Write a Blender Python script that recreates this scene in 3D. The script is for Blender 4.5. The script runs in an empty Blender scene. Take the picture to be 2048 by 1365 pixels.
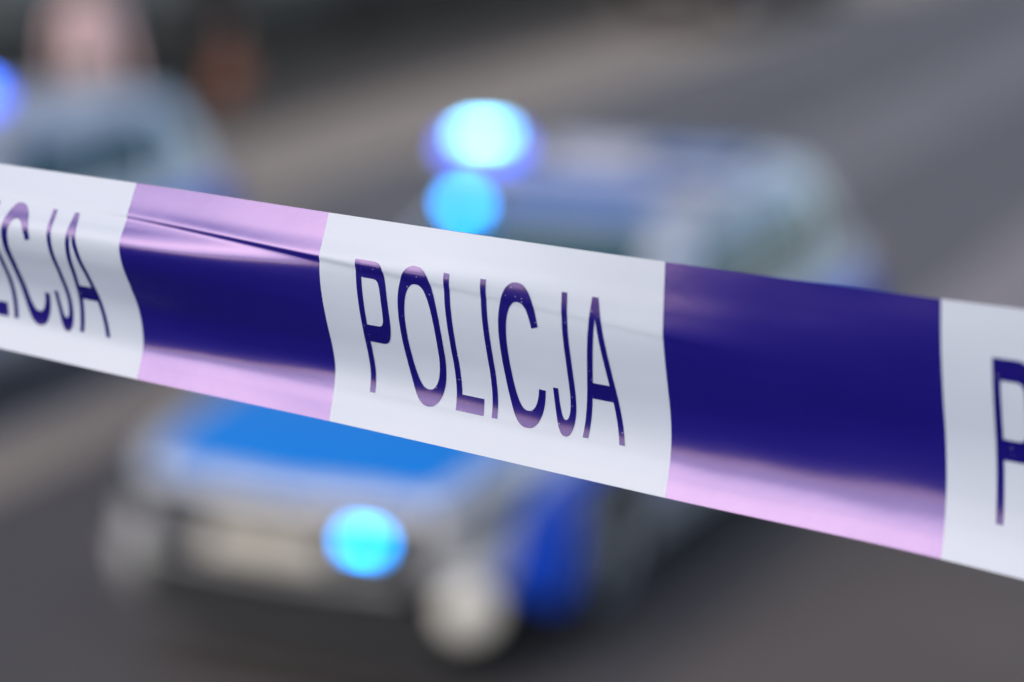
import bpy, bmesh, math, random
import numpy as np
from mathutils import Vector, Matrix
random.seed(4)
scene = bpy.context.scene
COL = scene.collection

# ------------------------------------------------------------------ camera, sky, sun, exposure
FPX, CW, CH = 5000.0, 2048.0, 1365.0          # focal length in photo pixels
CAM_Z = 3.5
PITCH = math.atan(1182.0 / FPX)
cam_d = bpy.data.cameras.new('camera')
cam = bpy.data.objects.new('camera', cam_d)
COL.objects.link(cam)
cam.location = (0, 0, CAM_Z)
cam.rotation_euler = (math.pi / 2 - PITCH, 0, 0)
cam_d.sensor_width = 36.0
cam_d.lens = 36.0 * FPX / CW
cam_d.clip_start, cam_d.clip_end = 0.05, 2000
cam_d.dof.use_dof = True
cam_d.dof.focus_distance = 0.862
cam_d.dof.aperture_fstop = 3.55
cam_d.dof.aperture_blades = 0
scene.camera = cam

SUN_EL, SUN_AZ = math.radians(40), math.radians(225)   # azimuth from +Y towards +X
world = bpy.data.worlds.new('World')
scene.world = world
world.use_nodes = True
wn = world.node_tree.nodes
sky = wn.new('ShaderNodeTexSky')
sky.sky_type = 'NISHITA'
sky.sun_disc = False
sky.sun_elevation = SUN_EL
sky.sun_rotation = SUN_AZ
sky.air_density, sky.dust_density, sky.ozone_density = 1.0, 2.0, 1.0
bg = wn['Background']
bg.inputs['Strength'].default_value = 0.15
world.node_tree.links.new(sky.outputs[0], bg.inputs['Color'])
sun_d = bpy.data.lights.new('sun', 'SUN')
sun_d.energy = 0.95
sun_d.angle = math.radians(48)
sun_d.color = (1.0, 0.95, 0.93)
sun = bpy.data.objects.new('sun', sun_d)
COL.objects.link(sun)
sd = Vector((math.sin(SUN_AZ) * math.cos(SUN_EL), math.cos(SUN_AZ) * math.cos(SUN_EL), math.sin(SUN_EL)))
sun.rotation_euler = sd.to_track_quat('Z', 'Y').to_euler()
vs = scene.view_settings
vs.view_transform = 'Standard'
vs.look = 'None'
vs.exposure = 0.58
vs.gamma = 1.0
vs.use_curve_mapping = False
scene.cycles.use_denoising = True
try:
    scene.cycles.denoiser = 'OPENIMAGEDENOISE'
    scene.cycles.denoising_prefilter = 'ACCURATE'
except Exception:
    pass
scene.cycles.adaptive_threshold = 0.003
scene.cycles.sample_clamp_indirect = 4.0

# ------------------------------------------------------------------ materials
def mat(name, col, rough=0.5, metal=0.0, coat=0.0, coat_ior=1.5, coat_rough=0.05, emit=None, estr=0.0,
        noise=0.0, nscale=8.0, bump=0.0, bscale=60.0, ior=1.5, speck=None, spec=0.5, tint=None):
    m = bpy.data.materials.new(name)
    m.use_nodes = True
    nt = m.node_tree
    b = nt.nodes['Principled BSDF']
    b.inputs['Roughness'].default_value = rough
    b.inputs['Metallic'].default_value = metal
    b.inputs['Specular IOR Level'].default_value = spec
    b.inputs['IOR'].default_value = ior
    b.inputs['Coat Weight'].default_value = coat
    b.inputs['Coat IOR'].default_value = coat_ior
    b.inputs['Coat Roughness'].default_value = coat_rough
    tc = nt.nodes.new('ShaderNodeTexCoord')
    nz = nt.nodes.new('ShaderNodeTexNoise')
    nz.inputs['Scale'].default_value = nscale
    nz.inputs['Detail'].default_value = 5.0
    nt.links.new(tc.outputs['Object'], nz.inputs['Vector'])
    mx = nt.nodes.new('ShaderNodeMix')
    mx.data_type = 'RGBA'
    mx.inputs[6].default_value = (*[c * (1 - noise) for c in col], 1)
    mx.inputs[7].default_value = (*[min(1, c * (1 + noise)) for c in col], 1)
    nt.links.new(nz.outputs['Fac'], mx.inputs[0])
    out = mx.outputs[2]
    if speck:
        ns = nt.nodes.new('ShaderNodeTexNoise')
        ns.inputs['Scale'].default_value = speck[0]
        ns.inputs['Detail'].default_value = 1.0
        nt.links.new(tc.outputs['Object'], ns.inputs['Vector'])
        rp = nt.nodes.new('ShaderNodeMapRange')
        rp.inputs['From Min'].default_value = speck[1]
        rp.inputs['From Max'].default_value = speck[1] + 0.02
        nt.links.new(ns.outputs['Fac'], rp.inputs['Value'])
        m2 = nt.nodes.new('ShaderNodeMix')
        m2.data_type = 'RGBA'
        m2.inputs[7].default_value = (0.7, 0.7, 0.78, 1)
        nt.links.new(rp.outputs[0], m2.inputs[0])
        nt.links.new(out, m2.inputs[6])
        out = m2.outputs[2]
    nt.links.new(out, b.inputs['Base Color'])
    if bump:
        nb = nt.nodes.new('ShaderNodeTexNoise')
        nb.inputs['Scale'].default_value = bscale
        nb.inputs['Detail'].default_value = 4.0
        nt.links.new(tc.outputs['Object'], nb.inputs['Vector'])
        bp = nt.nodes.new('ShaderNodeBump')
        bp.inputs['Strength'].default_value = bump
        bp.inputs['Distance'].default_value = 0.02
        nt.links.new(nb.outputs['Fac'], bp.inputs['Height'])
        nt.links.new(bp.outputs[0], b.inputs['Normal'])
    if tint: b.inputs['Specular Tint'].default_value = (*tint, 1)
    if emit:
        b.inputs['Emission Color'].default_value = (*emit, 1)
        b.inputs['Emission Strength'].default_value = estr
    return m

M = dict(
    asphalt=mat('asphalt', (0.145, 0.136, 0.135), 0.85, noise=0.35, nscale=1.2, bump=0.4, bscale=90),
    reflected_black=mat('reflected_black', (0.03, 0.03, 0.032), 0.85, noise=0.3, nscale=0.9, bump=0.4, bscale=90),
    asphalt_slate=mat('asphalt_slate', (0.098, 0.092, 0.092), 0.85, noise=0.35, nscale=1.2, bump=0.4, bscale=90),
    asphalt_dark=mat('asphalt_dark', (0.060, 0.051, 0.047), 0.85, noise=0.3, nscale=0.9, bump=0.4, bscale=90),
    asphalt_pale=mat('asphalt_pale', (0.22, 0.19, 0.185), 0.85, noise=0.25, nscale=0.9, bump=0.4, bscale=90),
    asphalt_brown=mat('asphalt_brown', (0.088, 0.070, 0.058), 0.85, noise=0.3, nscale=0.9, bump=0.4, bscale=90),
    granite=mat('granite', (0.235, 0.195, 0.15), 0.8, noise=0.25, nscale=5, bump=0.3, bscale=50),
    slab=mat('slab', (0.30, 0.25, 0.20), 0.8, noise=0.25, nscale=2.5, bump=0.3, bscale=50),
    paving_dark=mat('paving_dark', (0.11, 0.088, 0.064), 0.85, noise=0.3, nscale=3, bump=0.4, bscale=30),
    plinth=mat('plinth', (0.052, 0.040, 0.026), 0.5, noise=0.4, nscale=6),
    stucco=mat('stucco', (0.33, 0.29, 0.24), 0.9, noise=0.15, nscale=3, bump=0.2, bscale=40),
    tile=mat('roof_tile', (0.17, 0.06, 0.04), 0.8, noise=0.25, nscale=4),
    frame=mat('window_frame', (0.5, 0.48, 0.45), 0.5),
    wood=mat('door_wood', (0.08, 0.04, 0.02), 0.5, noise=0.3, nscale=12),
    silver=mat('silver_paint', (0.57, 0.57, 0.585), 0.38, metal=0.3, coat=1.0, noise=0.03, nscale=3),
    blue=mat('blue_paint', (0.002, 0.11, 0.85), 0.5, spec=0.25, coat=0.15, noise=0.05, nscale=4),
    bonnet_blue=mat('bonnet_blue', (0.002, 0.165, 0.53), 0.5, spec=0.25, coat=0.1, noise=0.05, nscale=4),
    roof_blue=mat('roof_blue', (0.003, 0.10, 0.36), 0.5, spec=0.3, coat=0.1),
    darkred=mat('dark_red_paint', (0.06, 0.008, 0.008), 0.4, coat=1.0),
    glass=mat('tinted_glass', (0.012, 0.05, 0.058), 0.06, ior=1.5),
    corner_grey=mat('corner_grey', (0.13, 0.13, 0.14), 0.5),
    lip=mat('lip_grey', (0.06, 0.06, 0.063), 0.5),
    black=mat('black_plastic', (0.009, 0.009, 0.010), 0.6, spec=0.2),
    grille=mat('grille_black', (0.014, 0.014, 0.016), 0.5, spec=0.2),
    rubber=mat('rubber', (0.016, 0.016, 0.016), 0.85, noise=0.2, nscale=30),
    rim=mat('rim_metal', (0.42, 0.42, 0.43), 0.4, metal=0.7),
    lens=mat('lamp_lens', (0.62, 0.60, 0.55), 0.12, metal=0.3, coat=1.0),
    dark_lens=mat('dark_lens', (0.03, 0.032, 0.036), 0.12, coat=0.5),
    fog=mat('fog_lamp', (0.62, 0.60, 0.55), 0.2, emit=(1.0, 0.88, 0.72), estr=0.15),
    plate=mat('number_plate', (0.50, 0.46, 0.39), 0.5),
    tail=mat('tail_lens', (0.35, 0.01, 0.01), 0.15, coat=1.0),
    dome=mat('blue_dome', (0.02, 0.09, 0.28), 0.15, coat=1.0),
    dome_lit=mat('blue_dome_lit', (0.02, 0.06, 0.4), 0.2, coat=1.0, emit=(0.06, 0.13, 1.0), estr=3),
    led_white=mat('led_core', (0.5, 0.8, 1.0), 0.3, emit=(0.15, 0.60, 1.0), estr=17),
    led_cyan=mat('led_cyan', (0.1, 0.6, 1.0), 0.3, emit=(0.001, 0.30, 1.0), estr=16),
    led_blue=mat('led_blue', (0.1, 0.3, 1.0), 0.3, emit=(0.04, 0.18, 1.0), estr=14),
    bar_grey=mat('bar_grey', (0.42, 0.43, 0.50), 0.4),
    film_white=mat('film_white', (0.62, 0.64, 0.695), 0.45, spec=0.0, coat=1.0, coat_ior=1.33, coat_rough=0.14, noise=0.015, nscale=30, bump=0.006, bscale=140),
    film_blue=mat('film_blue', (0.001, 0.0003, 0.155), 0.22, ior=2.06, tint=(0.95, 0.70, 1.0), noise=0.06, nscale=25, bump=0.006, bscale=140),
    ink=mat('ink', (0.002, 0.0004, 0.13), 0.21, ior=1.85, tint=(0.95, 0.70, 1.0), speck=(1300, 0.772)),
    steel=mat('galvanised_steel', (0.4, 0.41, 0.42), 0.45, metal=0.8, noise=0.12, nscale=14),
    skin=mat('skin', (0.52, 0.33, 0.25), 0.6, noise=0.06, nscale=14),
    beige=mat('beige_cloth', (0.44, 0.36, 0.28), 0.9, noise=0.08, nscale=20),
    pink=mat('pale_pink_cloth', (0.85, 0.58, 0.56), 0.9, noise=0.08, nscale=20),
    dark_cloth=mat('dark_cloth', (0.018, 0.017, 0.020), 0.9, noise=0.2, nscale=20),
    grey_cloth=mat('grey_cloth', (0.09, 0.09, 0.11), 0.9, noise=0.2, nscale=20),
    beige_shoe=mat('beige_shoe', (0.36, 0.28, 0.19), 0.7),
    brown=mat('brown_leather', (0.42, 0.15, 0.075), 0.5, noise=0.25, nscale=18),
    hair=mat('hair', (0.03, 0.018, 0.012), 0.6),
)

def make_translucent(m, col, fac):
    nt = m.node_tree
    out = nt.nodes['Material Output']
    tr = nt.nodes.new('ShaderNodeBsdfTranslucent')
    tr.inputs['Color'].default_value = (*col, 1)
    mixs = nt.nodes.new('ShaderNodeMixShader')
    mixs.inputs[0].default_value = fac
    nt.links.new(nt.nodes['Principled BSDF'].outputs[0], mixs.inputs[1])
    nt.links.new(tr.outputs[0], mixs.inputs[2])
    nt.links.new(mixs.outputs[0], out.inputs['Surface'])
make_translucent(M['film_white'], (0.80, 0.84, 0.94), 0.30)

# ------------------------------------------------------------------ helpers
def tag(o, label=None, cat=None, group=None, kind=None):
    if label: o['label'] = label
    if cat: o['category'] = cat
    if group: o['group'] = group
    if kind: o['kind'] = kind
    return o

def empty(name, loc=(0, 0, 0), rz=0.0):
    o = bpy.data.objects.new(name, None)
    COL.objects.link(o)
    o.location = loc
    o.rotation_euler = (0, 0, rz)
    return o

def link_mesh(name, me, parent=None, loc=None):
    o = bpy.data.objects.new(name, me)
    COL.objects.link(o)
    if parent: o.parent = parent
    if loc is not None: o.location = loc
    return o

def mesh_obj(name, verts, faces, m, parent=None, smooth=True, loc=None):
    me = bpy.data.meshes.new(name)
    me.from_pydata([tuple(v) for v in verts], [], faces)
    me.materials.append(m)
    bm = bmesh.new(); bm.from_mesh(me)
    bmesh.ops.recalc_face_normals(bm, faces=bm.faces[:]) if False else None
    bm.to_mesh(me); bm.free()
    if smooth:
        for p in me.polygons: p.use_smooth = True
    return link_mesh(name, me, parent, loc)

def bm_obj(name, bm, m, parent=None, smooth=True, loc=None):
    bmesh.ops.recalc_face_normals(bm, faces=bm.faces[:])
    me = bpy.data.meshes.new(name)
    bm.to_mesh(me); bm.free()
    me.materials.append(m)
    if smooth:
        for p in me.polygons: p.use_smooth = True
        try: me.set_sharp_from_angle(angle=math.radians(38))
        except Exception: pass
    return link_mesh(name, me, parent, loc)

def box_bm(bm, c, s, bev=0.0, rot=None):
    r = bmesh.ops.create_cube(bm, size=1.0)
    vs_ = r['verts']
    bmesh.ops.scale(bm, vec=s, verts=vs_)
    if bev > 0:
        es = {e for v in vs_ for e in v.link_edges}
        rb = bmesh.ops.bevel(bm, geom=list(es), offset=bev, segments=3, affect='EDGES', profile=0.5)
        vs_ = list({v for f in rb['faces'] for v in f.verts} | {v for v in vs_ if v.is_valid})
    if rot is not None:
        bmesh.ops.rotate(bm, cent=(0, 0, 0), matrix=rot, verts=vs_)
    bmesh.ops.translate(bm, vec=c, verts=vs_)

def box(name, c, s, m, parent=None, bev=0.0, rot=None):
    bm = bmesh.new()
    box_bm(bm, (0, 0, 0), s, bev, rot)
    return bm_obj(name, bm, m, parent, True, c)

def bent_box(name, c, s_, m, parent, bend, bev=.012, n=14):
    """a bar across the nose of a car, swept back towards its ends"""
    sx, sy, sz = s_
    prof = [(-1, -1), (1 - .6, -1), (1, -.6), (1, .6), (1 - .6, 1), (-1, 1)]
    bm = bmesh.new()
    rows = []
    for i in range(n + 1):
        y = sy * (i / n - .5)
        rows.append([bm.verts.new((px * sx / 2 - bend * (y + c[1]) ** 2, y, pz * sz / 2)) for px, pz in prof])
    for i in range(n):
        for k in range(6):
            bm.faces.new((rows[i][k], rows[i][(k+1) % 6], rows[i+1][(k+1) % 6], rows[i+1][k]))
    bm.faces.new(rows[0]); bm.faces.new(rows[-1])
    return bm_obj(name, bm, m, parent, True, c)

def lathe(name, prof, m, parent=None, n=40, axis='Y', loc=None, close=True):
    vs_, fs = [], []
    for i in range(n):
        a = 2 * math.pi * i / n
        for (r, h) in prof:
            if axis == 'Y': vs_.append((r * math.cos(a), h, r * math.sin(a)))
            else: vs_.append((r * math.cos(a), r * math.sin(a), h))
    k = len(prof)
    for i in range(n):
        j = (i + 1) % n
        for q in range(k - 1 + (1 if close else 0)):
            q2 = (q + 1) % k
            fs.append((i * k + q, j * k + q, j * k + q2, i * k + q2))
    me = bpy.data.meshes.new(name)
    me.from_pydata(vs_, [], fs)
    bm = bmesh.new(); bm.from_mesh(me); bpy.data.meshes.remove(me)
    bmesh.ops.remove_doubles(bm, verts=bm.verts[:], dist=1e-5)
    return bm_obj(name, bm, m, parent, True, loc)

def copy_tree(o, parent=None):
    c = o.copy()
    COL.objects.link(c)
    c.parent = parent
    for ch in o.children: copy_tree(ch, c)
    return c

def pchip(xs, ys):
    xs, ys = np.array(xs, float), np.array(ys, float)
    h = np.diff(xs); d = np.diff(ys) / h
    m = np.zeros(len(xs))
    for i in range(1, len(xs) - 1):
        if d[i - 1] * d[i] > 0:
            w1, w2 = 2 * h[i] + h[i - 1], h[i] + 2 * h[i - 1]
            m[i] = (w1 + w2) / (w1 / d[i - 1] + w2 / d[i])
    m[0], m[-1] = d[0], d[-1]
    def f(x):
        x = min(max(x, xs[0]), xs[-1])
        i = min(max(int(np.searchsorted(xs, x)) - 1, 0), len(h) - 1)
        t = (x - xs[i]) / h[i]
        return float((2*t**3-3*t**2+1)*ys[i] + (t**3-2*t**2+t)*h[i]*m[i] + (-2*t**3+3*t**2)*ys[i+1] + (t**3-t**2)*h[i]*m[i+1])
    return f

def catmull(xs, ys):
    xs, ys = np.array(xs, float), np.array(ys, float)
    m = np.gradient(ys, xs)
    def f(x):
        if x <= xs[0]: return float(ys[0] + m[0] * (x - xs[0]))
        if x >= xs[-1]: return float(ys[-1] + m[-1] * (x - xs[-1]))
        i = min(max(int(np.searchsorted(xs, x)) - 1, 0), len(xs) - 2)
        h = xs[i + 1] - xs[i]; t = (x - xs[i]) / h
        return float((2*t**3-3*t**2+1)*ys[i] + (t**3-2*t**2+t)*h*m[i] + (-2*t**3+3*t**2)*ys[i+1] + (t**3-t**2)*h*m[i+1])
    return f

# street frame: "along" runs away from the camera to the right, "lat" across it
PSI = math.radians(23.9)
AX = Vector((math.sin(PSI), math.cos(PSI), 0))
LX = Vector((math.cos(PSI), -math.sin(PSI), 0))
def st(along, lat, z=0.0):
    v = AX * along + LX * lat
    return Vector((v.x, v.y, z))
STREET_ROT = math.atan2(AX.y, AX.x)            # local +x along the street

# ------------------------------------------------------------------ ground
def sheet(name, a0, a1, l0, l1, z, m, n=1):
    vs_ = [st(a0, l0, z), st(a1, l0, z), st(a1, l1, z), st(a0, l1, z)]
    o = mesh_obj(name, vs_, [(3, 2, 1, 0)], m, smooth=False)
    return tag(o, kind='structure')
me_g = sheet('ground', -600, 900, -700, 700, 0.0, M['asphalt'])
sheet('reflection_darkener', -200, 4.5, -120, 120, 0.008, M['reflected_black'])  # unseen black ground added behind the camera to dim what the tape reflects
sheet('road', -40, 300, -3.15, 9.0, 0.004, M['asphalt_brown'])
sheet('road_edge', 13.5, 300, -3.95, -3.15, 0.004, M['asphalt_pale'])
def slab_strip(name, a0, a1, l0, l1, h, m):
    bm = bmesh.new()
    box_bm(bm, (0, 0, 0), (a1 - a0, l1 - l0, h), 0.015)
    o = bm_obj(name, bm, m, None, True, st((a0 + a1) / 2, (l0 + l1) / 2, h / 2 - 0.02))
    o.rotation_euler = (0, 0, STREET_ROT)
    return tag(o, kind='structure')
sheet('near_ground_dark', -20, 13.5, -6.95, -3.15, 0.004, M['asphalt_dark'])  # darker asphalt tone over the near part of the street
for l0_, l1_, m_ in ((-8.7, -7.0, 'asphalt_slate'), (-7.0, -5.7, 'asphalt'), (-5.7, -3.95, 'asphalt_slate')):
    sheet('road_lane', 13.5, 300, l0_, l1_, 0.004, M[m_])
sheet('paving_band', -20, 12.6, -7.55, -6.95, 0.004, M['granite'])
slab_strip('pavement', -30, 200, -11.4, -9.5, 0.12, M['slab'])
slab_strip('pavement', -30, 200, -16.0, -11.405, 0.12, M['paving_dark'])  # back strip of the pavement, in a darker tone

# ------------------------------------------------------------------ building along the far pavement
def building():
    root = empty('townhouse', st(35, -13.9, 0), STREET_ROT)
    L = 60.0
    box('wall', (0, 5.0, 2.6), (L, 9.9, 3.3), M['stucco'], root)
    box('plinth', (0, 5.0, 0.5), (L + 0.1, 10.1, 0.98), M['plinth'], root, 0.02)
    bm = bmesh.new()
    # gabled roof
    pts = [(-L/2-.3, -0.4, 4.26), (L/2+.3, -0.4, 4.26), (L/2+.3, 10.4, 4.26), (-L/2-.3, 10.4, 4.26), (-L/2-.3, 5, 7.2), (L/2+.3, 5, 7.2)]
    vv = [bm.verts.new(p) for p in pts]
    for f in ((0,1,5,4), (2,3,4,5), (0,4,3), (1,2,5), (3,2,1,0)): bm.faces.new([vv[i] for i in f])
    bm_obj('roof', bm, M['tile'], root, False)
    proto = None
    for fl in range(1):
        for i in range(18):
            x = -L / 2 + 2.0 + i * 3.3
            if fl == 0 and i in (6, 13):
                d = box('door', (x, 0.02, 1.2), (1.2, 0.14, 2.36), M['wood'], root, 0.01)
                box('handle', (0.45, -0.11, -0.1), (0.03, 0.06, 0.16), M['steel'], d, 0.008)
                continue
            z = 2.3 + fl * 2.9
            if proto is None:
                w = box('window', (x, 0.03, z), (1.2, 0.10, 1.7), M['frame'], root, 0.01)
                for sx in (-1, 1):
                    box('pane', (sx * 0.28, -0.045, 0), (0.46, 0.03, 1.5), M['glass'], w)
                box('sill', (0, -0.1, -0.9), (1.4, 0.2, 0.07), M['frame'], w, 0.01)
                proto = w
            else:
                w = copy_tree(proto, root)
                w.location = (x, 0.03, z)
    return tag(root, 'long stucco townhouse with a dark stone plinth behind the far pavement', 'building')
bld = building()
# its local y must point away from the road (towards smaller lat)

# ------------------------------------------------------------------ cars
CL = 4.90                                        # length
KS = CL / 4.35
S_ = [k * KS for k in (0, .06, .15, .3, .55, .9, 1.3, 2.2, 3.2, 3.8, 4.1, 4.25, 4.32, 4.35)]
fW = pchip(S_, [.52, .73, .82, .87, .885, .90, .905, .91, .91, .90, .87, .82, .76, .68])
fB = pchip(S_, [.25, .22, .20, .19, .19, .19, .19, .19, .19, .21, .25, .29, .32, .35])
fS = pchip(S_, [.66, .71, .75, .79, .82, .85, .88, .92, .95, .96, .95, .93, .90, .84])
fT = pchip(S_, [.74, .79, .83, .87, .91, .94, .98, .98, .98, .98, .97, .96, .93, .87])
QX = list(range(9))
def section(s):
    w, zb, zs, zt = fW(s), fB(s), fS(s), fT(s)
    H = zs - zb
    P = [(w*.90, zb), (w*.965, zb+.06), (w*.99, zb+.35*H), (w, zb+.6*H), (w*.985, zb+.85*H), (w*.94, zs),
         (w*.80, zs+.55*(zt-zs)), (w*.45, zs+.92*(zt-zs)), (0, zt)]
    return pchip(QX, [-p[0] for p in P]), catmull(QX, [p[1] for p in P])
_sec = {}
def bodyP(s, q, side=1):
    k = round(s, 4)
    if k not in _sec: _sec[k] = section(s)
    fy, fz = _sec[k]
    return Vector((CL / 2 - s, -fy(q) * side, fz(q)))
def body_off(s, q, side, off):
    e = 0.01
    ds = bodyP(min(s + e, CL), q, side) - bodyP(max(s - e, 0), q, side)
    dq = bodyP(s, min(q + .05, 8), side) - bodyP(s, max(q - .05, 0), side)
    n = ds.cross(dq)
    if n.length < 1e-9: n = Vector((0, 0, 1))
    n.normalize()
    p = bodyP(s, q, side)
    if n.dot(p - Vector((p.x * 0.8, 0, 0.45))) < 0: n = -n
    return p + n * off

def grid_patch(name, fn, na, nb, m, parent, skirt=None, loc=None):
    """fn(a,b,off) -> point; a skirt sinks the border so the panel has thickness"""
    vs_, fs = [], []
    for i in range(na + 1):
        for j in range(nb + 1):
            vs_.append(fn(i / na, j / nb, 0.0))
    R = nb + 1
    for i in range(na):
        for j in range(nb):
            fs.append((i*R+j, (i+1)*R+j, (i+1)*R+j+1, i*R+j+1))
    if skirt:
        loop = [(i, 0) for i in range(na)] + [(na, j) for j in range(nb)] + [(i, nb) for i in range(na, 0, -1)] + [(0, j) for j in range(nb, 0, -1)]
        base = len(vs_)
        for (i, j) in loop: vs_.append(fn(i / na, j / nb, -skirt))
        n = len(loop)
        for k in range(n):
            k2 = (k + 1) % n
            fs.append((loop[k][0]*R+loop[k][1], base+k, base+k2, loop[k2][0]*R+loop[k2][1]))
    bm = bmesh.new()
    bv = [bm.verts.new(v) for v in vs_]
    for f in fs:
        try: bm.faces.new([bv[i] for i in f])
        except ValueError: pass
    return bm_obj(name, bm, m, parent, True, loc)

def body_patch(name, dom, na, nb, m, parent, side=1, off=0.004, skirt=0.008):
    def fn(a, b, o):
        s, q = dom(a, b)
        return body_off(s, q, side, off + o)
    return grid_patch(name, fn, na, nb, m, parent, skirt)

# cabin: lower ring (belt) to upper ring (gutter), roof above
LOW = (3.075, 1.715, 0.825, 0.93)      # centre s, half length, half width, z
UPP = (3.50, 1.02, 0.63, 1.405)
def ringP(p, q, k):
    sc = LOW[0] + (UPP[0] - LOW[0]) * k; hs = LOW[1] + (UPP[1] - LOW[1]) * k
    w = LOW[2] + (UPP[2] - LOW[2]) * k; z = LOW[3] + (UPP[3] - LOW[3]) * k
    bow = 0.025 * 4 * k * (1 - k)
    s = sc + (hs + bow) * p * (1 - .10 * abs(q) ** 4)
    y = (w + bow) * q * (1 - .09 * abs(p) ** 6)
    return Vector((CL / 2 - s, y, z))
def roofP(p, q, off=0.0):
    v = ringP(p, q, 1.0)
    v.z += 0.085 * ((1 - abs(p) ** 3) ** .7) * ((1 - abs(q) ** 3) ** .7) + off
    return v
def edgeP(edge, t, k):
    return {'front': lambda: ringP(-1, t, k), 'rear': lambda: ringP(1, t, k),
            'left': lambda: ringP(t, 1, k), 'right': lambda: ringP(t, -1, k)}[edge]()
def cabin_patch(name, edge, dom, na, nb, m, parent, off=0.004, skirt=0.01):
    def fn(a, b, o):
        t, k = dom(a, b)
        e = 0.01
        n = (edgeP(edge, t + e, k) - edgeP(edge, t - e, k)).cross(edgeP(edge, t, k + e) - edgeP(edge, t, k - e)).normalized()
        p = edgeP(edge, t, k)
        if n.dot(p - Vector((CL / 2 - 3.0, 0, 1.0))) < 0: n = -n
        return p + n * (off + o)
    return grid_patch(name, fn, na, nb, m, parent, skirt)

def quad_dom(c00, c10, c11, c01):
    def d(a, b):
        return tuple(c00[i]*(1-a)*(1-b) + c10[i]*a*(1-b) + c11[i]*a*b + c01[i]*(1-a)*b for i in (0, 1))
    return d

FW_S, RW_S, WR = 1.18, 3.86, 0.325                # wheel stations and radius
def make_body_mesh(paint):
    bm = bmesh.new()
    stations = sorted(set([0.0, .02, .04, .065, .1, .14, .18, .23, .28] + list(np.linspace(.34, CL - .3, 44)) + [CL-.24, CL-.19, CL-.14, CL-.1, CL-.07, CL-.05, CL-.03, CL-.012, CL]))
    rings = []
    qs = np.linspace(0, 8, 29)
    for s in stations:
        pts = [bodyP(s, q, 1) for q in qs] + [bodyP(s, q, -1) for q in qs[-2::-1]]
        rings.append([bm.verts.new(p) for p in pts])
    n = len(rings[0])
    for i in range(len(rings) - 1):
        for j in range(n):
            j2 = (j + 1) % n
            bm.faces.new((rings[i][j], rings[i+1][j], rings[i+1][j2], rings[i][j2]))
    for r, sx in ((rings[0], 0.035), (rings[-1], -0.03)):      # bulged nose and tail
        c = sum((v.co for v in r), Vector()) / n
        prev = r
        for k in (.9, .75, .55, .3):
            inner = [bm.verts.new(c + (v.co - c) * k + Vector((sx * (1 - k * k), 0, 0))) for v in r]
            for j in range(n):
                j2 = (j + 1) % n
                bm.faces.new((prev[j], prev[j2], inner[j2], inner[j]))
            prev = inner
        bm.faces.new(prev)
    bmesh.ops.recalc_face_normals(bm, faces=bm.faces[:])
    me = bpy.data.meshes.new('body'); bm.to_mesh(me); bm.free()
    me.materials.append(paint)
    # wheel arches cut out
    bc = bmesh.new()
    for s in (FW_S, RW_S):
        for sd_ in (-1, 1):
            r = bmesh.ops.create_cone(bc, cap_ends=True, segments=40, radius1=.375, radius2=.375, depth=.42,
                                      matrix=Matrix.Translation((CL/2 - s, sd_*.83, WR)) @ Matrix.Rotation(math.pi/2, 4, 'X'))
    mc = bpy.data.meshes.new('cut'); bc.to_mesh(mc); bc.free()
    oa = bpy.data.objects.new('a', me); ob = bpy.data.objects.new('b', mc)
    COL.objects.link(oa); COL.objects.link(ob)
    md = oa.modifiers.new('x', 'BOOLEAN'); md.operation = 'DIFFERENCE'; md.object = ob; md.solver = 'EXACT'
    dg = bpy.context.evaluated_depsgraph_get()
    out = bpy.data.meshes.new_from_object(oa.evaluated_get(dg))
    bpy.data.objects.remove(oa); bpy.data.objects.remove(ob)
    for p in out.polygons: p.use_smooth = True
    out.set_sharp_from_angle(angle=math.radians(38))
    return out

def make_wheel(parent, s, side):
    w = lathe('wheel', [(.10, -.02), (.20, -.03), (.232, -.09), (.232, .09), (.20, .03)], M['black'], parent, 40, 'Y', (CL/2 - s, side * .755, WR))
    lathe('tyre', [(.225, -.10), (.30, -.11), (.32, -.085), (.325, -.05), (.325, .05), (.32, .085), (.30, .11), (.225, .10)], M['rubber'], w, 48)
    bm = bmesh.new()
    yo = .085 * side
    for k in range(5):
        Rk = Matrix.Rotation(2 * math.pi * k / 5, 3, 'Y')
        box_bm(bm, Rk @ Vector((0, yo, .13)), (.052, .022, .19), .006, Rk)
    bm_obj('spokes', bm, M['rim'], w)
    lathe('rim', [(.205, .06*side), (.228, .06*side), (.235, .10*side), (.215, .10*side)], M['rim'], w, 48)
    lathe('hub', [(.001, .10*side), (.055, .098*side), (.06, .07*side), (.001, .07*side)], M['rim'], w, 24, close=False)

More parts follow.
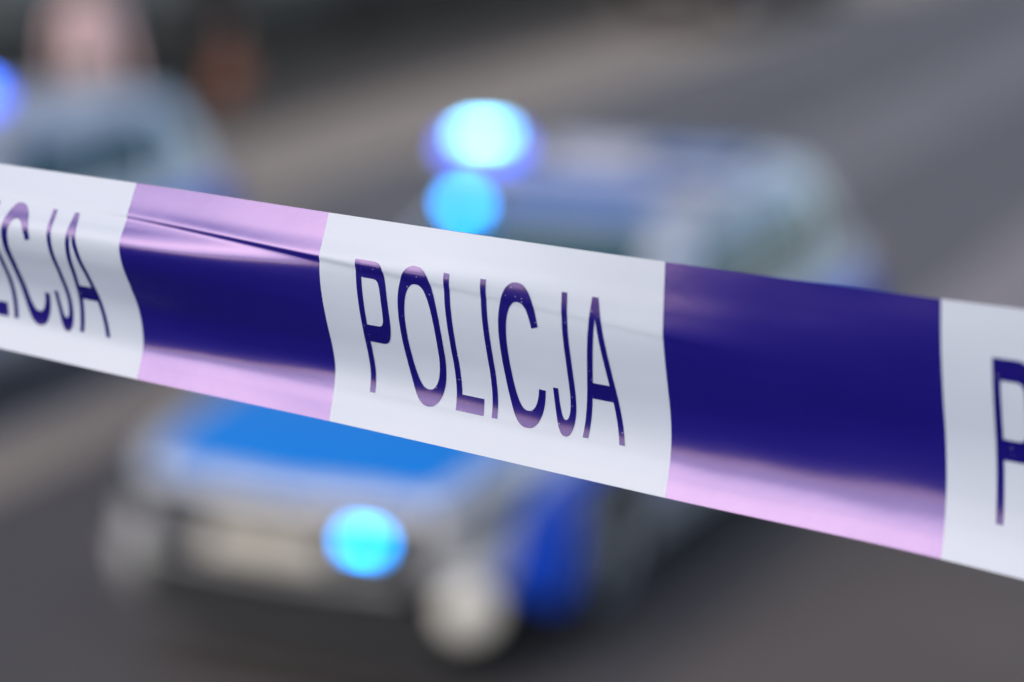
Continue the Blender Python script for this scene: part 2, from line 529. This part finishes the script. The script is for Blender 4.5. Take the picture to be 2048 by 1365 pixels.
def make_car(name, paint, police=True, lamps=True):
    root = empty(name)
    body = link_mesh('body', make_body_mesh(paint), root)
    # cabin shell with pillars
    bm = bmesh.new()
    per = [(-1, t) for t in np.linspace(-1, 1, 25)[:-1]] + [(t, 1) for t in np.linspace(-1, 1, 41)[:-1]] + \
          [(1, t) for t in np.linspace(1, -1, 25)[:-1]] + [(t, -1) for t in np.linspace(1, -1, 41)[:-1]]
    ks = np.linspace(0, 1, 9)
    rows = [[bm.verts.new(ringP(p, q, k)) for (p, q) in per] for k in ks]
    n = len(per)
    for i in range(len(rows) - 1):
        for j in range(n): bm.faces.new((rows[i][j], rows[i][(j+1) % n], rows[i+1][(j+1) % n], rows[i+1][j]))
    bm_obj('pillars', bm, paint, root)
    roof = grid_patch('roof', lambda a, b, o: roofP(2*a-1, 2*b-1, o), 40, 24, paint, root)
    # glass
    def lerp_dom(t0, t1, k0, k1): return quad_dom((t0, k0), (t1, k0), (t1, k1), (t0, k1))
    cabin_patch('windscreen', 'front', lerp_dom(-.88, .88, .06, .97), 24, 12, M['glass'], root)
    cabin_patch('rear_window', 'rear', lerp_dom(-.80, .80, .22, .90), 20, 10, M['glass'], root)
    for side, e in ((1, 'left'), (-1, 'right')):
        cabin_patch('side_window', e, quad_dom((-.70, .10), (-.075, .12), (-.10, .88), (-.78, .84)), 14, 8, M['glass'], root)
        cabin_patch('side_window', e, quad_dom((-.02, .12), (.50, .16), (.52, .88), (-.05, .88)), 14, 8, M['glass'], root)
        cabin_patch('quarter_window', e, quad_dom((.56, .18), (.80, .34), (.72, .80), (.60, .86)), 8, 6, M['glass'], root)
        # doors, sills, stripe, lamps
        for (s0, s1) in ((1.585, 2.52), (2.545, 3.38)):
            d = body_patch('door', quad_dom((s0, 1.0), (s1, 1.0), (s1, 4.95), (s0, 4.95)), 16, 14, paint, root, side, .004)
            h = bodyP(s1 - .16, 4.5, side)
            box('handle', (h.x, h.y + side * .018, h.z), (.19, .03, .035), paint, d, .01)
        body_patch('sill', quad_dom((1.60, .15), (3.42, .15), (3.42, .85), (1.60, .85)), 20, 4, M['black'], root, side, .012)
        if police:
            for (s0, s1, q0, q1, f) in ((.30, 1.30, 2.2, 4.15, 0), (1.605, 2.50, 2.2, 4.15, 1), (2.565, 3.365, 2.2, 4.15, 1), (4.22, 4.62, 2.2, 4.15, 0), (3.42, 4.20, 3.42, 4.15, 0)):
                if f == 0 and s0 < 1:
                    body_patch('blue_stripe', quad_dom((.30, 3.7), (1.555, 3.7), (1.555, 4.75), (.5, 4.5)), 16, 6, M['blue'], root, side, .006)
                    body_patch('blue_stripe', quad_dom((.10, .9), (.77, .9), (.77, 3.66), (.30, 3.66)), 10, 10, M['blue'], root, side, .006)
                else:
                    body_patch('blue_stripe', quad_dom((s0, q0), (s1, q0), (s1, q1), (s0, q1)), 12, 8, M['blue'], root, side, .0095)
        hl = body_patch('headlight', quad_dom((.03, 4.0), (.36, 4.5), (.50, 5.25), (.05, 5.45)), 12, 8, M['dark_lens'], root, side, .012)
        body_patch('tail_light', quad_dom((CL-.40, 4.0), (CL-.06, 3.6), (CL-.06, 5.2), (CL-.36, 5.3)), 10, 8, M['tail'], root, side, .010)
        bm = bmesh.new()
        box_bm(bm, (0, 0, 0), (.12, .20, .14), .045)
        mir = bm_obj('mirror', bm, paint, root, True, (CL/2 - 1.72, side * .93, 1.02))
        box('mirror_glass', (-.062, 0, 0), (.006, .16, .10), M['glass'], mir)
        box('mirror_arm', (.01, -side * .12, -.04), (.06, .12, .04), M['black'], mir, .012)
        for s in (FW_S, RW_S):
            lathe('wheel_well', [(.001, side * .60), (.372, side * .60), (.372, side * .625), (.001, side * .625)], M['black'], root, 32, 'Y', (CL/2 - s, 0, WR), close=False)
            make_wheel(root, s, side)
    # bonnet panel (marked blue on the police cars)
    body_patch('bonnet', quad_dom((.10, 5.9), (1.26, 5.45), (1.26, 8.0), (.03, 8.0)), 20, 14, paint, root, 1, .004, .001)
    body_patch('bonnet', quad_dom((.10, 5.9), (1.26, 5.45), (1.26, 8.0), (.03, 8.0)), 20, 14, paint, root, -1, .004, .001)
    if police:
        for sd_ in (1, -1):
            body_patch('bonnet_marking', quad_dom((.09, 6.2), (1.24, 5.9), (1.24, 8.0), (.05, 8.0)), 20, 12, M['bonnet_blue'], root, sd_, .008, .001)
        grid_patch('roof_marking', lambda a, b, o: roofP(-.93 + .62 * a, (-.66 + 1.32 * b), .004 + o), 14, 16, M['roof_blue'], root, .006)
    # front: grille, plate, bumper intake, fog lamps
    xf = CL / 2 + .05
    g = bent_box('grille', (xf + .010, 0, .615), (.03, 1.20, .25), M['grille'], root, .2)
    for k in range(4):
        bent_box('grille_bar', (.015, 0, -.072 + k * .048), (.010, 1.08, .012), M['rim'], g, .2)
    box('badge', (xf - .02, 0, .715), (.02, .10, .05), M['rim'], root, .02)
    box('number_plate', (xf + .034, -.02, .575), (.016, .52, .114), M['plate'], root, .004)
    it = bent_box('lower_intake', (xf + .010, 0, .35), (.03, 1.26, .20), M['black'], root, .2)
    for k in range(3):
        bent_box('intake_slat', (.016, 0, -.06 + k * .06), (.008, 1.2, .014), M['grille'], it, .2)
    bent_box('front_lip', (xf - .025, 0, .225), (.10, 1.36, .075), M['lip'], root, .2)
    for side in (1, -1):
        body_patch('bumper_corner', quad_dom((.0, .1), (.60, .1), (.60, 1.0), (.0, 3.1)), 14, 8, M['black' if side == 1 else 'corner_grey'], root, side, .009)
        c0, c1 = body_off(.09, 1.9, side, 0.0), body_off(.09, 1.9, side, .02)
        fl = lathe('fog_lamp', [(.001, .020), (.085, .016), (.105, 0), (.105, -.06), (.001, -.06)], M['fog'] if (police and side == 1) else M['lens'], root, 28, 'Y', c1, close=False)
        fl.rotation_mode = 'QUATERNION'
        fl.rotation_quaternion = Vector((0, 1, 0)).rotation_difference((c1 - c0).normalized())
    # rear
    box('number_plate', (-CL/2 - .05, 0, .70), (.016, .52, .114), M['plate'], root, .004)
    box('rear_bumper_trim', (-CL/2 - .045, 0, .42), (.03, .95, .10), M['black'], root, .012)
    if police:
        # roof light bar
        z0 = 1.405 + .085
        bar = box('light_bar', (CL/2 - BAR_S, 0, z0 + .045), (.26, 1.64, .05), M['bar_grey'], root, .015)
        for sy in (-1, 1):
            box('bar_foot', (0, sy * .50, -.045), (.12, .08, .07), M['black'], bar, .01)
        box('speaker', (0, 0, .065), (.22, .50, .085), M['bar_grey'], bar, .02)
        for sy in (-1, 1):
            lit = lamps and sy == -1
            dm = box('beacon_dome', (0, sy * .50, .075), (.25, .46, .10), M['dome'], bar, .035)
            if lit:
                dm.data.materials[0] = M['dome_lit']
                dm.scale = (1, .66, 1); dm.location.y = -.655
                box('beacon_led', (0, 0, .040), (.15, .26, .06), M['led_white'], dm, .015)
        # flasher at the top of the windscreen
        p = edgeP('front', -.74, .98)
        fl = box('windscreen_flasher', (p.x + .035, p.y, p.z + .045), (.05, .20, .06), M['black'], root, .01)
        box('flasher_led', (.024, 0, .006), (.014, .12, .05), M['led_cyan'] if lamps else M['dome'], fl, .005)
        fl = box('grille_flasher', (xf + .018, .41, .65), (.04, .17, .06), M['black'], root, .01)
        box('flasher_led', (.02, 0, 0), (.014, .12, .05), M['led_cyan'] if lamps else M['dome'], fl, .005)
    return root

BAR_S = 3.10
CAR_ROT = math.atan2(-AX.y, -AX.x)                # bonnet towards the camera, to the left
def place(o, front_along, lat, rot=CAR_ROT):
    o.location = st(front_along + CL / 2, lat, 0)
    o.rotation_euler = (0, 0, rot)
car1 = make_car('police_car', M['silver'])
place(car1, 7.95, -4.42, CAR_ROT - math.radians(1.5))
tag(car1, 'silver police car with its blue bonnet showing below the tape, blue lights flashing', 'car', 'police cars')
car2 = copy_tree(car1)
place(car2, 8.88, -8.80)
for o_ in car2.children_recursive:
    if o_.name.startswith('light_bar'): o_.location.x += .45
    if o_.name.startswith('beacon_dome'):
        if o_.location.y < 0: o_.location.y = .36
        else: o_.location.y = -.46
    if o_.name.startswith('beacon_led'):
        o_.data = o_.data.copy()
        o_.data.materials[0] = M['led_blue']
tag(car2, 'silver police car standing nearer the two pedestrians, mostly hidden behind the tape', 'car', 'police cars')
car3 = make_car('parked_car', M['darkred'], police=False)
place(car3, 29.4, -10.8)
car3.location.z = 0.10
tag(car3, 'dark red car parked at the far pavement, only its lower body showing', 'car')

# ------------------------------------------------------------------ people
def person(name, loc, rz, legs_m, top_m, shoe_m, stride, bag_arm=False):
    J, E, R = [], [], []
    def v(p, r, par=None):
        J.append(p); R.append(r)
        if par is not None: E.append((par, len(J) - 1))
        return len(J) - 1
    pel = v((0, 0, .96), (.155, .12))
    wa = v((0, 0, 1.10), (.145, .105), pel)
    ch = v((0, .0, 1.30), (.17, .12), wa)
    sh = v((0, 0, 1.43), (.13, .095), ch)
    nk = v((0, .01, 1.52), (.056, .056), sh)
    hd = v((0, .02, 1.60), (.075, .085), nk)
    h2 = v((0, .025, 1.68), (.082, .098), hd)
    v((0, .118, 1.652), (.013, .016), h2)
    h3 = v((0, .015, 1.745), (.06, .07), h2)
    for sx in (-1, 1):
        st_ = stride * sx
        hip = v((.095 * sx, 0, .90), (.092, .095), pel)
        v_k = v((.10 * sx, .5 * st_ + .02, .50), (.062, .064), hip)
        cf = v((.105 * sx, .75 * st_ - .01, .34), (.056, .06), v_k)
        an = v((.105 * sx, st_ - .02, .10), (.042, .045), cf)
        he = v((.105 * sx, st_ - .03, .05), (.042, .05), an)
        v((.115 * sx, st_ + .09, .040), (.046, .036), he)
        toe = v((.12 * sx, st_ + .17, .032), (.036, .026), len(J) - 1)
        s1 = v((.19 * sx, 0, 1.41), (.062, .06), sh)
        el = v((.25 * sx, -.02 - .3 * st_, 1.14), (.046, .046), s1)
        wr = v((.27 * sx, .06 - .6 * st_, .90), (.032, .030), el)
        pm = v((.272 * sx, .08 - .6 * st_, .83), (.024, .040), wr)
        for k in range(4):
            a = v((.272 * sx, .055 - .6 * st_ + .02 * k, .775), (.0095, .0095), pm)
            v((.262 * sx, .062 - .6 * st_ + .019 * k, .725 + .008 * abs(k - 1.5)), (.008, .008), a)
        a = v((.262 * sx, .125 - .6 * st_, .835), (.011, .011), pm)
        v((.256 * sx, .14 - .6 * st_, .795), (.009, .009), a)
    me = bpy.data.meshes.new('skeleton')
    me.from_pydata(J, E, [])
    o = bpy.data.objects.new('tmp', me); COL.objects.link(o)
    md = o.modifiers.new('Skin', 'SKIN'); md.use_smooth_shade = True
    sk = me.skin_vertices[0].data if me.skin_vertices else None
    if sk is None:
        bm = bmesh.new(); bm.from_mesh(me); bm.verts.layers.skin.verify(); bm.to_mesh(me); bm.free()
        sk = me.skin_vertices[0].data
    for i, r in enumerate(R): sk[i].radius = r
    for i in range(len(R)): sk[i].use_root = (i == 0)
    ss = o.modifiers.new('Sub', 'SUBSURF'); ss.levels = 2; ss.render_levels = 2
    dg = bpy.context.evaluated_depsgraph_get()
    out = bpy.data.meshes.new_from_object(o.evaluated_get(dg))
    bpy.data.objects.remove(o)
    bm = bmesh.new(); bm.from_mesh(out)
    for zc in (.085, .91, .97, 1.5):
        bmesh.ops.bisect_plane(bm, geom=bm.verts[:] + bm.edges[:] + bm.faces[:], plane_co=(0, 0, zc), plane_no=(0, 0, 1))
    bm.to_mesh(out); bm.free()
    out.materials.clear()
    for m in (M['skin'], legs_m, top_m, shoe_m): out.materials.append(m)
    for p in out.polygons:
        c = p.center; p.use_smooth = True
        arm = abs(c.x) > .20 and c.z < 1.36
        if c.z < .085: k = 3
        elif arm and c.z < .91: k = 0
        elif c.z < .97 and not arm: k = 1
        elif c.z < 1.50: k = 2
        else: k = 0
        p.material_index = k
    po = link_mesh(name, out, None, loc)
    po.rotation_euler = (0, 0, rz)
    # hair cap and face
    bm = bmesh.new()
    bmesh.ops.create_uvsphere(bm, u_segments=24, v_segments=16, radius=1.0)
    for q in list(bm.verts):
        q.co = Vector((q.co.x * .092, q.co.y * .108, q.co.z * .115)) 
    dele = [q for q in bm.verts if (q.co.y > .035 and q.co.z < .06) or q.co.z < -.085]
    bmesh.ops.delete(bm, geom=dele, context='VERTS')
    bm_obj('hair', bm, M['hair'], po, True, (0, .005, 1.70))
    box('mouth', (0, .098, 1.612), (.045, .012, .010), M['brown'], po, .004)
    for sx in (-1, 1):
        bm = bmesh.new(); bmesh.ops.create_uvsphere(bm, u_segments=10, v_segments=8, radius=.011)
        bm_obj('eye', bm, M['black'], po, True, (.03 * sx, .105, 1.675))
    return po
p1 = person('person', st(16.7, -11.05, .10), math.radians(200), M['beige'], M['pink'], M['beige_shoe'], .16)
tag(p1, 'person in a pale pink top and beige trousers walking behind the police car', 'person')
p2 = person('person', st(20.6, -12.2, .10), math.radians(150), M['dark_cloth'], M['dark_cloth'], M['brown'], .10)
tag(p2, 'person in black clothes and brown shoes holding a brown bag on the pavement', 'person')
def handbag(loc, rz):
    root = empty('handbag', loc, rz)
    bm = bmesh.new(); box_bm(bm, (0, 0, 0), (.44, .18, .34), .04)
    for q in bm.verts:
        if q.co.z > 0: q.co.x *= .86; q.co.y *= .6
    bm_obj('bag_body', bm, M['brown'], root, True, (0, 0, .09))
    for sy in (-1, 1):
        bm = bmesh.new()
        prev = None
        vs_, fs = [], []
        N = 20
        for i in range(N + 1):
            a = math.pi * i / N
            c = Vector((.10 * math.cos(a), sy * (.03 - .025 * math.sin(a)), .25 + .19 * math.sin(a)))
            t = Vector((-.10 * math.sin(a), 0, .19 * math.cos(a))).normalized()
            nn = Vector((0, 1, 0)).cross(t)
            for j in range(6):
                b = 2 * math.pi * j / 6
                vs_.append(c + nn * .007 * math.cos(b) + Vector((0, 1, 0)) * .007 * math.sin(b))
        for i in range(N):
            for j in range(6):
                fs.append((i*6+j, i*6+(j+1) % 6, (i+1)*6+(j+1) % 6, (i+1)*6+j))
        mesh_obj('bag_handle', vs_, fs, M['brown'], root)
    return tag(root, 'brown leather handbag carried by the person in black', 'bag')
hand = p2.matrix_basis
hw = Matrix.Translation(p2.location) @ Matrix.Rotation(p2.rotation_euler.z, 4, 'Z') @ Vector((-.265, .085 + .6 * .10 * 1.0, .75))
handbag((hw.x, hw.y, hw.z - .43), p2.rotation_euler.z + math.pi / 2)

# ------------------------------------------------------------------ barrier tape
cR, cU, cF = Vector((1, 0, 0)), Vector((0, math.sin(PITCH), math.cos(PITCH))), Vector((0, math.cos(PITCH), -math.sin(PITCH)))
CAM = Vector((0, 0, CAM_Z))
TAN_T, ZF, UF = 0.42, 0.862, 880.0
TH = math.atan(TAN_T)
TILT = pchip([-700, 300, 655, 1330, 1885, 3100], [10, 10, 10.5, 13.3, 14, 14])
topY = catmull([-700, 0, 270, 655, 1330, 1885, 2048, 3100], [222, 328, 366, 425, 524, 599, 619, 745])
botY = catmull([-700, 0, 270, 660, 1330, 1880, 2048, 3100], [545, 697, 758, 843, 996, 1118, 1160, 1420])
VV = [0, .115, .22, .32, .42, .53, .64, .74, .84, .92, 1]
SH = {  # sideways drift of a straight printed edge across the width = how far the film bellies out
    -700: [0, -9, -17.5, -25.5, -22, -9, 2, 7, 7, 3, 0],
    270:  [0, -9.2, -17.6, -25, -21, -9, 3, 8.5, 9.5, 5.5, 0],
    655:  [0, -9, -16.5, -15.5, -11, -3, 6, 11, 9, 4.5, 0],
    1330: [0, -2, -4, -4.5, -.5, 6, 12.5, 15, 12.5, 7, 0],
    1885: [0, 0, 1.5, 5, 10, 16, 19, 18.5, 14, 8, 0],
    3100: [0, 0, 2, 5, 11, 17, 20, 18, 12, 6.5, 0]}
_us = sorted(SH)
_shf = [catmull(VV, SH[k]) for k in _us]
def drift(u, v):
    return pchip(_us, [f(v) for f in _shf])(u)
_crv = catmull([-700, 255, 655, 1000, 1330, 1600, 3100], [.13, .175, .225, .275, .325, .36, .5])
_cra = pchip([-700, 200, 300, 500, 655, 1000, 1330, 1500, 3100], [.3, .4, .7, 1.0, .9, .30, .25, 0.0, 0.0])
def tape_z(u): return ZF / (1 + TAN_T * (u - UF) / FPX)
def tapeP(u, v, off=0.0):
    Z = tape_z(u)
    yt, yb = topY(u), botY(u)
    L = (yb - yt) / FPX * Z
    dz = math.tan(math.radians(TILT(u))) * L
    Zv = Z + dz * (v - .5)
    y = yt + (yb - yt) * v
    c = Vector(((u - CW / 2) / FPX * Zv, -(y - CH / 2) / FPX * Zv, Zv))
    h = -drift(u, v) / (math.sin(TH) * FPX / Z)
    d = v - _crv(u)                                  # the long crease
    h += _cra(u) * 0.00055 * (-math.tanh(d / .010)) * math.exp(-(d / .05) ** 2)
    for a_, b_, p_, k_ in ((.013, 9, .3, 8e-5), (.021, -15, 1.7, 5e-5), (.007, 22, 4.1, 5e-5), (.037, 6, 2.2, 2.5e-5)):
        h += k_ * math.sin(a_ * u + b_ * v + p_ + .8 * math.sin(.004 * u + 3 * v))
    c = c + Vector((-math.sin(TH), 0, -math.cos(TH))) * (h + off)
    return CAM + cR * c.x + cU * c.y + cF * c.z

tape = empty('police_tape', tapeP(1000, 1.0))
tag(tape, 'white and dark blue plastic barrier tape lettered POLICJA stretched across the view', 'barrier tape')
def tape_part(name, bm, m, parent):
    o0 = tape.location
    for q in bm.verts: q.co -= o0
    me = bpy.data.meshes.new(name)
    bm.to_mesh(me); bm.free()
    me.materials.append(m)
    for p in me.polygons: p.use_smooth = True
    o = bpy.data.objects.new(name, me); COL.objects.link(o)
    o.parent = parent
    return o
def film(name, u0, u1, m):
    nu = max(8, int((u1 - u0) / 14)); nv = 150
    us, vs_ = np.linspace(u0, u1, nu + 1), np.linspace(0, 1, nv + 1)
    bm = bmesh.new()
    g = [[bm.verts.new(tapeP(u, v)) for v in vs_] for u in us]
    for i in range(nu):
        for j in range(nv):
            bm.faces.new((g[i][j], g[i][j+1], g[i+1][j+1], g[i+1][j]))
    return tape_part(name, bm, m, tape)

# letters: pairs of outlines (outer, inner) in the main panel's own (u, v) measure
def poly(pts, n=36):
    P = np.array(pts, float)
    d = np.r_[0, np.cumsum(np.hypot(np.diff(P[:, 0]) / 440, np.diff(P[:, 1])))]
    t = np.linspace(0, d[-1], n)
    return list(zip(np.interp(t, d, P[:, 0]), np.interp(t, d, P[:, 1])))
def seg(p, q, n=36): return [(p[0]+(q[0]-p[0])*i/(n-1), p[1]+(q[1]-p[1])*i/(n-1)) for i in range(n)]
def sup(cu, cv, ru, rv, a0, a1, n=72, e=2.35):
    out = []
    for i in range(n):
        a = math.radians(a0 + (a1 - a0) * i / (n - 1))
        c, s = math.cos(a), math.sin(a)
        out.append((cu + ru * math.copysign(abs(c) ** (2 / e), c), cv + rv * math.copysign(abs(s) ** (2 / e), s)))
    return out
T0, T1 = .195, .825
def letters():
    L = {}
    ot = [(739.5, T0)] + sup(762, .3875, 25, .1925, -90, 90, 60, 3.2) + [(739.5, .58)]
    it = [(739.5, .278)] + sup(758, .389, 16, .111, -90, 90, 60, 4.0) + [(739.5, .50)]
    L['P'] = [(seg((729, T0), (729, T1)), seg((739.5, T0), (739.5, T1))), (ot, it)]
    L['O'] = [(sup(845.5, .51, 40.5, .325, 0, 360, 97), sup(845.5, .513, 28.5, .243, 0, 360, 97))]
    L['L'] = [(seg((901, T0), (901, T1)), seg((912, T0), (912, T1))), (seg((912, .748), (956, .748), 14), seg((912, T1), (956, T1), 14))]
    L['I'] = [(seg((972.5, T0), (972.5, T1)), seg((983.5, T0), (983.5, T1)))]
    L['C'] = [(sup(1043, .511, 41.5, .325, -22, -338, 90), sup(1044, .516, 28.0, .243, -30, -330, 90))]
    L['J'] = [([(1141.5, T0)] + seg((1141.5, .23), (1141.5, .63), 30)[1:] + sup(1119.5, .63, 22, .208, 0, 180, 50)[1:],
               [(1130.5, T0)] + seg((1130.5, .23), (1130.5, .63), 30)[1:] + sup(1119, .63, 11.5, .135, 0, 180, 50)[1:])]
    L['A'] = [(seg((1154, T1), (1190, T0)), poly([(1165, T1), (1196, .29), (1196, T0)])),
              (seg((1238.5, T1), (1202, T0)), poly([(1227.5, T1), (1196, .29), (1196, T0)]))]
    f = lambda v: 1165 + (1196 - 1165) * (T1 - v) / (T1 - .29)
    g = lambda v: 1227.5 + (1196 - 1227.5) * (T1 - v) / (T1 - .29)
    L['A'].append((seg((f(.575), .575), (g(.575), .575), 10), seg((f(.645), .645), (g(.645), .645), 10)))
    return L
LET = letters()
def build_letter(ch, u0, u1, parent):
    bm = bmesh.new()
    mp = lambda u: u0 + (u - 658) / (1330 - 658) * (u1 - u0)
    for outer, inner in LET[ch]:
        K = 5
        rows = []
        for (a, b) in zip(outer, inner):
            rows.append([bm.verts.new(tapeP(mp(a[0] + (b[0]-a[0])*k/K), a[1] + (b[1]-a[1])*k/K, .00016)) for k in range(K + 1)])
        for i in range(len(rows) - 1):
            for k in range(K):
                bm.faces.new((rows[i][k], rows[i][k+1], rows[i+1][k+1], rows[i+1][k]))
    return tape_part('letter', bm, M['ink'], parent)
BL = [-480, -210, 273, 658, 1330, 1882, 2844, 3080]
for i in range(len(BL) - 1):
    blue = i % 2 == 0
    f = film('blue_panel' if blue else 'white_panel', BL[i], BL[i+1], M['film_blue' if blue else 'film_white'])
    if not blue:
        for ch in 'POLICJA': build_letter(ch, BL[i], BL[i+1], f)

# posts that carry the tape, out of the picture on either side
for u, lab in ((-500, 'slim galvanised steel post holding the far end of the barrier tape'), (3095, 'slim galvanised steel post holding the near end of the barrier tape')):
    p = tapeP(u, .5)
    root = empty('steel_post', (p.x, p.y, 0))
    lathe('post_tube', [(.001, 0), (.024, 0), (.024, p.z + .35), (.001, p.z + .35)], M['steel'], root, 24, 'Z', close=False)
    lathe('post_cap', [(.001, p.z + .352), (.028, p.z + .352), (.026, p.z + .38), (.001, p.z + .385)], M['black'], root, 24, 'Z', close=False)
    lathe('base_plate', [(.001, .0), (.10, .0), (.10, .012), (.001, .012)], M['steel'], root, 24, 'Z', close=False)
    tag(root, lab, 'post', 'posts holding the tape')
